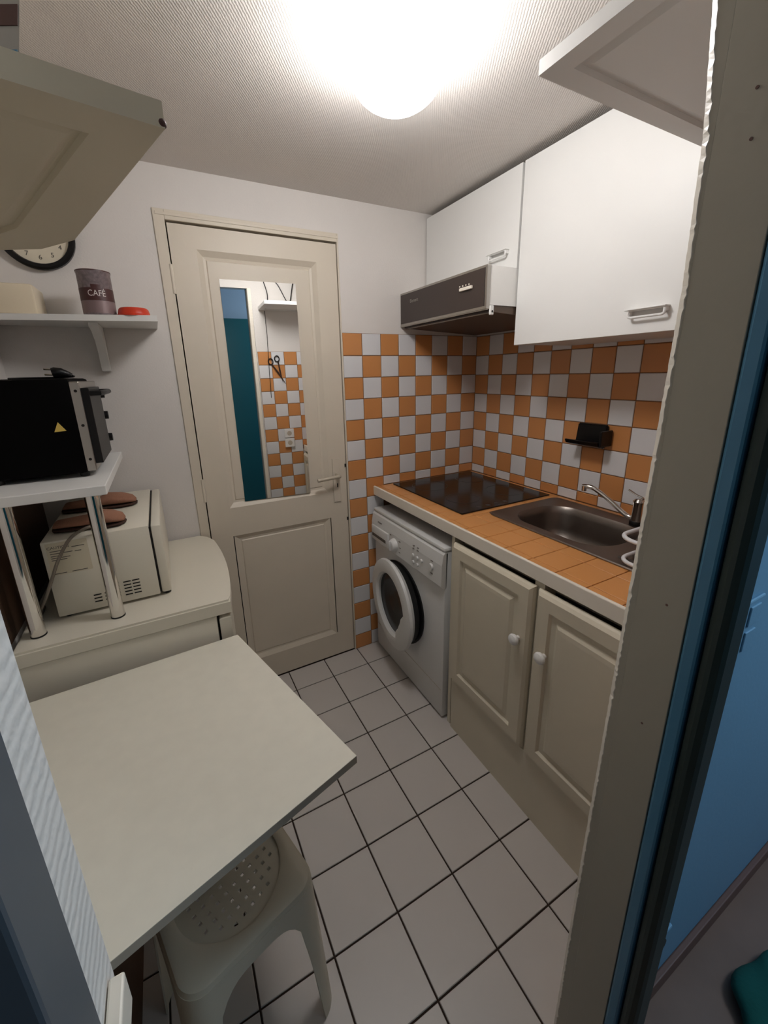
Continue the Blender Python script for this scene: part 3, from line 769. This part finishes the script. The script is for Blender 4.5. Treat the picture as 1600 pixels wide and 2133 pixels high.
# microwave
MZ = 0.85
t = root('microwave', 'white microwave oven on the refrigerator', 'microwave', (-1.78, -0.26, MZ))
bm = bmesh.new(); box(bm, -1.922, -1.664, -0.502, -0.030, MZ + 0.008, 1.086, bev=0.004); finish('casing', bm, m_appw, t, True)
bm = bmesh.new(); box(bm, -1.660, -1.632, -0.502, -0.030, MZ + 0.010, 1.083, bev=0.007); finish('door', bm, m_appw, t, True)
finish('door_gap', B(-1.665, -1.659, -0.499, -0.033, MZ + 0.014, 1.080), m_dark, t)
for x in (-1.90, -1.645):
    for y in (-0.48, -0.06):
        bm = bmesh.new(); lathe(bm, [(0.0, 0), (0.010, 0), (0.010, 0.010), (0.0, 0.010)], (x, y, MZ + 0.0002), n=12); finish('foot', bm, m_rub, t)
bm = bmesh.new()
for gx, zs in ((-1.822, 3), (-1.795, 3), (-1.745, 5), (-1.722, 5)):
    for k in range(zs): box(bm, gx - 0.0095, gx + 0.0095, -0.5028, -0.500, 0.880 + k * 0.0105, 0.8835 + k * 0.0105)
finish('vent_slot', bm, m_dark, t)
stk = B(-1.912, -1.818, -0.5026, -0.5015, 0.986, 1.080); sk = finish('label_sticker', stk, mat('sticker', (212, 202, 178), 0.6, var=0.01), t)
bm = bmesh.new()
text_bm(bm, 'CAUTION', 0.011, lambda x, y: Vector((-1.885 + x, -0.5030, 1.066 + y)))
for z, xa, xb in ((1.056, -1.905, -1.875), (1.049, -1.905, -1.855), (1.042, -1.905, -1.878), (1.036, -1.905, -1.862), (1.062, -1.855, -1.826), (1.030, -1.905, -1.870), (0.990, -1.905, -1.878), (0.990, -1.866, -1.830), (1.048, -1.850, -1.835)):
    box(bm, xa, xb, -0.5030, -0.5024, z - 0.0009, z + 0.0009)
finish('lettering', bm, m_letterd, sk)
bm = bmesh.new(); tube(bm, spline([(-1.775, -0.497, 1.092), (-1.792, -0.512, 1.113), (-1.815, -0.522, 1.112), (-1.850, -0.527, 1.092), (-1.884, -0.529, 1.040), (-1.910, -0.530, 0.984), (-1.932, -0.528, 0.937), (-1.950, -0.52, 0.905), (-1.965, -0.48, 0.870), (-1.975, -0.40, 0.8545)], 6), 0.0042, 8)
finish('power_cord', bm, m_cord, t, True)['label'] = 'grey power cord'
# chrome-legged shelf
t = root('shelf_unit', 'white shelf board on two chrome posts above the microwave', 'shelf', (-1.87, -0.30, 0.85))
bm = bmesh.new(); box(bm, -2.016, -1.737, -0.585, -0.004, 1.2145, 1.240, bev=0.002); finish('board', bm, m_white, t)
finish('side_panel', B(-2.0195, -2.010, -0.575, -0.006, 0.8505, 1.2142), mat('dark_wood', (70, 48, 32), 0.6, var=0.2), t)['label'] = 'dark brown side panel'
for x in (-1.957, -1.775):
    bm = bmesh.new(); lathe(bm, [(0.0, 0.0), (0.0175, 0.0), (0.0175, 0.364), (0.0, 0.364)], (x, -0.561, 0.8503), n=24); lg = finish('post', bm, m_chrome, t, True)
    bm = bmesh.new(); lathe(bm, [(0.0, 0.0), (0.0182, 0.0), (0.0182, 0.004), (0.0176, 0.004)], (x, -0.561, 0.8502), n=24, cap=False); finish('foot_ring', bm, m_rub, lg, True)
# toaster oven
OZ = 1.2402
t = root('toaster_oven', 'black mini oven standing on the chrome posted shelf', 'oven', (-1.88, -0.26, OZ))
bm = bmesh.new(); box(bm, -2.008, -1.786, -0.445, -0.10, OZ + 0.012, 1.512, bev=0.010); finish('casing', bm, m_blackm, t, True)
bm = bmesh.new(); box(bm, -1.789, -1.766, -0.444, -0.101, OZ + 0.016, 1.503, bev=0.003); fp = finish('front_frame', bm, m_alu, t)
for z in (1.478, 1.385, 1.290):
    bm = bmesh.new(); lathe(bm, [(0.004, 0), (0.004, 0.001), (0, 0.001)], (-1.777, -0.444, z), (0, -1, 0), 10); finish('screw', bm, m_dark, fp)
finish('oven_door', B(-1.768, -1.748, -0.436, -0.19, OZ + 0.035, 1.485, bev=0.002), m_black, t)
bm = bmesh.new(); tube(bm, [(-1.748, -0.425, 1.470), (-1.724, -0.425, 1.470), (-1.722, -0.41, 1.470), (-1.722, -0.21, 1.470), (-1.724, -0.20, 1.470), (-1.748, -0.20, 1.470)], 0.0075, 8); finish('door_handle', bm, m_black, t, True)
for z in (1.46, 1.39, 1.315):
    bm = bmesh.new(); lathe(bm, [(0.0, 0), (0.020, 0), (0.018, 0.004), (0.014, 0.005), (0.013, 0.024), (0.0, 0.025)], (-1.766, -0.145, z), (1, 0, 0), 20); kb = finish('knob', bm, m_black, t, True)
    bm = bmesh.new(); lathe(bm, [(0.0, 0), (0.022, 0), (0.021, 0.003), (0.0, 0.003)], (-1.7655, -0.145, z), (1, 0, 0), 20); finish('bezel', bm, m_alu, kb, True)
for (x, y) in ((-1.99, -0.42), (-1.80, -0.42), (-1.99, -0.12), (-1.80, -0.12)):
    bm = bmesh.new(); lathe(bm, [(0.0, 0), (0.011, 0), (0.012, 0.014), (0.0, 0.014)], (x, y, OZ), n=12); finish('foot', bm, m_rub, t)
bm = bmesh.new(); prism(bm, [(-1.843, -0.4453, 1.372), (-1.816, -0.4453, 1.374), (-1.831, -0.4453, 1.398)], (0, -0.0005, 0)); finish('warning_sign', bm, m_yellow, t)
# plug on the oven
bm = bmesh.new(); tube(bm, [(-1.842, -0.30, 1.527), (-1.836, -0.30, 1.528), (-1.822, -0.30, 1.528), (-1.806, -0.298, 1.523), (-1.798, -0.296, 1.520)], 0.01, 12, radii=[0.0155, 0.0165, 0.014, 0.009, 0.006]); pg = finish('power_plug', bm, m_black, t, True)
for dz in (-0.006, 0.009):
    bm = bmesh.new(); tube(bm, [(-1.842, -0.302, 1.5285 + dz), (-1.861, -0.302, 1.530 + dz)], 0.0024, 8); finish('pin', bm, m_chrome, pg, True)
bm = bmesh.new(); tube(bm, spline([(-1.798, -0.296, 1.520), (-1.80, -0.27, 1.517), (-1.85, -0.24, 1.5155), (-1.93, -0.20, 1.5155), (-1.98, -0.15, 1.5155)], 6), 0.0028, 8); finish('power_cord', bm, m_black, t, True)
# slippers on the microwave
def slipper(y, x0, x1, z, rz, lab):
    t = root('slipper', lab, 'slipper', (x0, y, z), 'brown slippers on the microwave')
    t.rotation_euler = (0, 0, rz); L = x1 - x0
    def ring(bm, s, w, h0, h1, n=14):
        return [bm.verts.new((L * s, w * math.cos(2 * math.pi * k / n), h0 + (h1 - h0) * (0.5 + 0.5 * math.sin(2 * math.pi * k / n)))) for k in range(n)]
    def loft(nm, rows, m):
        bm = bmesh.new(); R = [ring(bm, *r) for r in rows]
        for a, b in zip(R, R[1:]):
            for k in range(len(a)): bm.faces.new((a[k], a[(k + 1) % len(a)], b[(k + 1) % len(a)], b[k]))
        bm.faces.new(R[0]); bm.faces.new(R[-1])
        bmesh.ops.recalc_face_normals(bm, faces=bm.faces)
        me = bpy.data.meshes.new(nm); bm.to_mesh(me); bm.free(); me.materials.append(m)
        for p in me.polygons: p.use_smooth = True
        o = bpy.data.objects.new(nm, me); COL.objects.link(o); o.parent = t; return o
    loft('sole', [(0.0, 0.012, 0.0, 0.010), (0.05, 0.030, 0, 0.012), (0.25, 0.036, 0, 0.012), (0.55, 0.034, 0, 0.012), (0.8, 0.042, 0, 0.012), (0.95, 0.034, 0.001, 0.012), (1.0, 0.014, 0.002, 0.010)], m_sole)
    loft('upper', [(0.02, 0.016, 0.011, 0.018), (0.06, 0.032, 0.011, 0.030), (0.3, 0.036, 0.011, 0.034), (0.5, 0.036, 0.011, 0.038), (0.62, 0.040, 0.010, 0.050), (0.8, 0.043, 0.010, 0.044), (0.94, 0.034, 0.010, 0.032), (0.99, 0.016, 0.010, 0.020)], m_slip)
slipper(-0.415, -1.905, -1.722, 1.0865, -0.12, 'brown slipper lying nearest the front on the microwave')
slipper(-0.215, -1.915, -1.700, 1.0865, -0.05, 'brown slipper lying farther back on the microwave')

# ------------------------------------------------------------------ table and stool
t = root('folding_table', 'white melamine table top in the left foreground', 'table', (-1.65, -0.95, 0))
pl = [(-1.473, -0.659), (-1.326, -1.213), (-1.735, -1.327), (-2.012, -1.40), (-2.012, -0.689)]
bm = bmesh.new(); prism(bm, [(x, y, 0.722) for x, y in pl], (0, 0, 0.017)); finish('tabletop_core', bm, m_edge, t)
bm = bmesh.new(); prism(bm, [(x, y, 0.7392) for x, y in pl], (0, 0, 0.0012)); finish('tabletop', bm, m_table, t)
finish('support_panel', B(-1.86, -1.838, -1.30, -0.74, 0.0, 0.7215), m_wood, t)['label'] = 'brown wooden support panel'
# plastic stool
sc = Vector((-1.600, -1.100, 0)); sh = 0.142; SH = 0.445
t = root('stool', 'cream plastic stool with perforated seat pushed under the table', 'stool', sc)
t.rotation_euler = (0, 0, math.radians(15.5))
def sqr(h, r, z, n=13):
    return [Vector((sc.x + x, sc.y + y, z)) for x, y in rrect(-h, h, -h, h, r, n)]
# densify sides
def ringd(h, r, per=16, z=0.0):
    base = rrect(-h, h, -h, h, r, 8); out = []
    N = len(base)
    for i in range(N):
        p, q = Vector((*base[i], 0)), Vector((*base[(i + 1) % N], 0))
        k = per if (q - p).length > r * 0.6 else 1
        for a in range(k): out.append(p.lerp(q, a / k))
    return [Vector((sc.x + v.x, sc.y + v.y, z)) for v in out]
top = ringd(sh, 0.045)
bm = bmesh.new()
hole = 0.112
def circ(rad, z): 
    out = []
    for p in top:
        a = math.atan2(p.y - sc.y, p.x - sc.x); out.append(Vector((sc.x + rad * math.cos(a), sc.y + rad * math.sin(a), z)))
    return out
rows = [circ(hole, SH - 0.012), circ(hole, SH - 0.003), circ(hole + 0.004, SH)]
rows.append([p + Vector((0, 0, SH)) for p in ringd(sh - 0.010, 0.040)])
rows.append([p + Vector((0, 0, SH - 0.004)) for p in ringd(sh - 0.003, 0.044)])
rows.append([p + Vector((0, 0, SH - 0.014)) for p in top])
V = [[bm.verts.new(p) for p in r] for r in rows]
for a, b in zip(V, V[1:]):
    for k in range(len(a)): bm.faces.new((a[k], a[(k + 1) % len(a)], b[(k + 1) % len(a)], b[k]))
finish('seat_rim', bm, m_plast, t, True)
# apron and flared legs as one shell with arches between the corners
bm = bmesh.new(); NT = 10; n = len(top); cols = []
for p in top:
    u, v = (p.x - sc.x) / sh, (p.y - sc.y) / sh
    e = 1 - min(abs(u), abs(v))            # 0 at a corner, 1 at the middle of a side
    e = min(abs(u), abs(v))                # along-side coordinate: 0 middle, ~0.9 corner
    k = max(0.0, min(1.0, (e - 0.66) / 0.07))
    arch = SH - 0.050 - 0.10 * (max(0, e) / 0.7) ** 4
    zb = arch * (1 - k) + 0.0 * k if k < 1 else 0.0
    cols.append((p, zb))
for p, zb in cols:
    col = []
    for j in range(NT + 1):
        z = (SH - 0.014) + (zb - (SH - 0.014)) * j / NT
        fl_ = 1.0 + 0.13 * ((SH - z) / SH)
        col.append(bm.verts.new((sc.x + (p.x - sc.x) * fl_, sc.y + (p.y - sc.y) * fl_, z)))
    cols[cols.index((p, zb))] = col
for i in range(n):
    a, b = cols[i], cols[(i + 1) % n]
    for j in range(NT): bm.faces.new((a[j], b[j], b[j + 1], a[j + 1]))
bmesh.ops.recalc_face_normals(bm, faces=bm.faces)
bmesh.ops.solidify(bm, geom=bm.faces[:], thickness=0.004)
finish('leg_frame', bm, m_plast, t, True)
# perforated seat disc: every cell is a frame round a square hole
bm = bmesh.new(); g = 0.0205; a0 = math.radians(12)
zs = SH - 0.009
for i in range(-7, 8):
    for j in range(-7, 8):
        cx_, cy_ = i * g, j * g; r = math.hypot(cx_, cy_)
        if r > hole + 0.022: continue
        P4 = []
        for hh in (g / 2, 0.0036):
            P4.append([bm.verts.new((sc.x + (cx_ + sx * hh) * math.cos(a0) - (cy_ + sy * hh) * math.sin(a0), sc.y + (cx_ + sx * hh) * math.sin(a0) + (cy_ + sy * hh) * math.cos(a0), zs)) for sx, sy in ((-1, -1), (1, -1), (1, 1), (-1, 1))])
        for k in range(4): bm.faces.new((P4[0][k], P4[0][(k + 1) % 4], P4[1][(k + 1) % 4], P4[1][k]))
        if r > hole - 0.010 or r < 0.012: bm.faces.new(P4[1])
bmesh.ops.remove_doubles(bm, verts=bm.verts, dist=1e-5)
r = bmesh.ops.extrude_face_region(bm, geom=bm.faces[:])
bmesh.ops.translate(bm, verts=[v for v in r['geom'] if isinstance(v, bmesh.types.BMVert)], vec=(0, 0, -0.004))
# trim to a disc
finish('perforated_seat', bm, m_plast, t)

# ------------------------------------------------------------------ things seen in the mirror and in the hall
t = root('scissors', 'scissors hanging on the tiled wall, seen in the mirror', 'scissors', (-0.82, YF + 0.012, 1.55))
for (hx, hz, bx, bz) in ((-0.875, 1.615, -0.770, 1.445), (-0.825, 1.635, -0.792, 1.455)):
    bm = bmesh.new()
    tube(bm, [(hx + 0.018 * math.cos(a), YF + 0.014, hz + 0.022 * math.sin(a)) for a in [2 * math.pi * k / 14 for k in range(14)]], 0.004, 8, closed=True); finish('grip', bm, m_black, t, True)
    bm = bmesh.new(); tube(bm, [(hx + 0.008, YF + 0.014, hz - 0.022), ((hx + bx) / 2, YF + 0.014, (hz + bz) / 2), (bx, YF + 0.014, bz)], 0.005, 6, radii=[0.005, 0.007, 0.001]); finish('blade', bm, m_sole, t, True)
bm = bmesh.new(); tube(bm, [(-0.84, YF + 0.0065, 1.66), (-0.84, YF + 0.018, 1.655)], 0.004, 8); finish('hook', bm, m_white, t)
t = root('wall_socket', 'white double socket on the tiles, seen in the mirror', 'socket', (-0.775, YF + 0.0065, 1.02))
for z in (1.05, 0.972):
    bm = bmesh.new(); box(bm, -0.815, -0.737, YF + 0.0065, YF + 0.022, z - 0.036, z + 0.036, bev=0.004); f = finish('plate', bm, m_white, t)
    bm = bmesh.new(); lathe(bm, [(0.019, 0.0), (0.019, 0.0008), (0, 0.0008)], (-0.776, YF + 0.022, z), (0, 1, 0), 20); finish('outlet', bm, m_edge, f)
bm = bmesh.new(); tube(bm, spline([(-0.88, YF + 0.01, 2.20), (-0.855, YF + 0.012, 2.10), (-0.86, YF + 0.012, 2.03)], 6), 0.0035, 8)
tube(bm, spline([(-0.81, YF + 0.01, 2.20), (-0.77, YF + 0.012, 2.16), (-0.71, YF + 0.014, 2.045), (-0.69, YF + 0.014, 2.045), (-0.66, YF + 0.012, 2.17), (-0.65, YF + 0.01, 2.20)], 6), 0.0035, 8)
tag(finish('cable', bm, m_black, None, True), 'black cable looping down the wall above the right overhead board', 'cable')
bm = bmesh.new(); tube(bm, [(-0.885, YF + 0.010, 1.98), (-0.883, YF + 0.010, 1.8), (-0.891, YF + 0.010, 1.52), (-0.893, YF + 0.010, 1.34)], 0.0025, 6)
tag(finish('hanging_cord', bm, m_black, None, True), 'thin dark cord hanging by the doorway, seen in the mirror', 'cord')
t = root('wardrobe', 'tall teal cupboard in the hall, seen in the mirror', 'cupboard', (-0.8, -3.2, -0.045))
finish('carcass', B(-1.45, 0.15, -3.60, -3.04, -0.045, 2.11), m_teal, t)
for x0, x1 in ((-1.445, -0.652), (-0.648, 0.145)):
    dr = finish('door', B(x0, x1, -3.04, -3.02, 0.0, 2.105, bev=0.003), m_teal, t)
t = root('light_switch', 'double light switch on the blue hall wall', 'switch', (-0.652, YH, 1.03))
bm = bmesh.new(); box(bm, -0.692, -0.612, YH - 0.006, YH - 0.0002, 0.965, 1.085, bev=0.003); finish('plate', bm, m_blue, t)
for z in (0.998, 1.052):
    bm = bmesh.new(); box(bm, -0.672, -0.632, YH - 0.009, YH - 0.0055, z - 0.021, z + 0.021, bev=0.003); finish('rocker', bm, m_blue, t)
t = root('hall_socket', 'low socket on the blue hall wall near the skirting', 'socket', (-0.705, YH, 0.16))
bm = bmesh.new(); box(bm, -0.745, -0.665, YH - 0.010, YH - 0.0002, 0.12, 0.20, bev=0.004); finish('plate', bm, m_blue, t)
bm = bmesh.new(); lathe(bm, [(0.02, 0.0), (0.02, 0.0008), (0, 0.0008)], (-0.705, YH - 0.010, 0.16), (0, -1, 0), 18); finish('outlet', bm, m_grdk, t)
bm = bmesh.new(); bmesh.ops.create_icosphere(bm, subdivisions=4, radius=1.0)
for v in bm.verts:
    p = v.co.copy(); k = 1 + 0.12 * math.sin(5 * p.x + 2 * p.z) * math.cos(4 * p.y)
    v.co = Vector((-0.44 + 0.13 * p.x * k, -1.735 + 0.085 * p.y * k, -0.045 + max(0.0, 0.05 * p.z * k + 0.02)))
tag(finish('cloth_heap', bm, m_tealc, None, True), 'crumpled teal cloth on the dark hall floor', 'cloth')
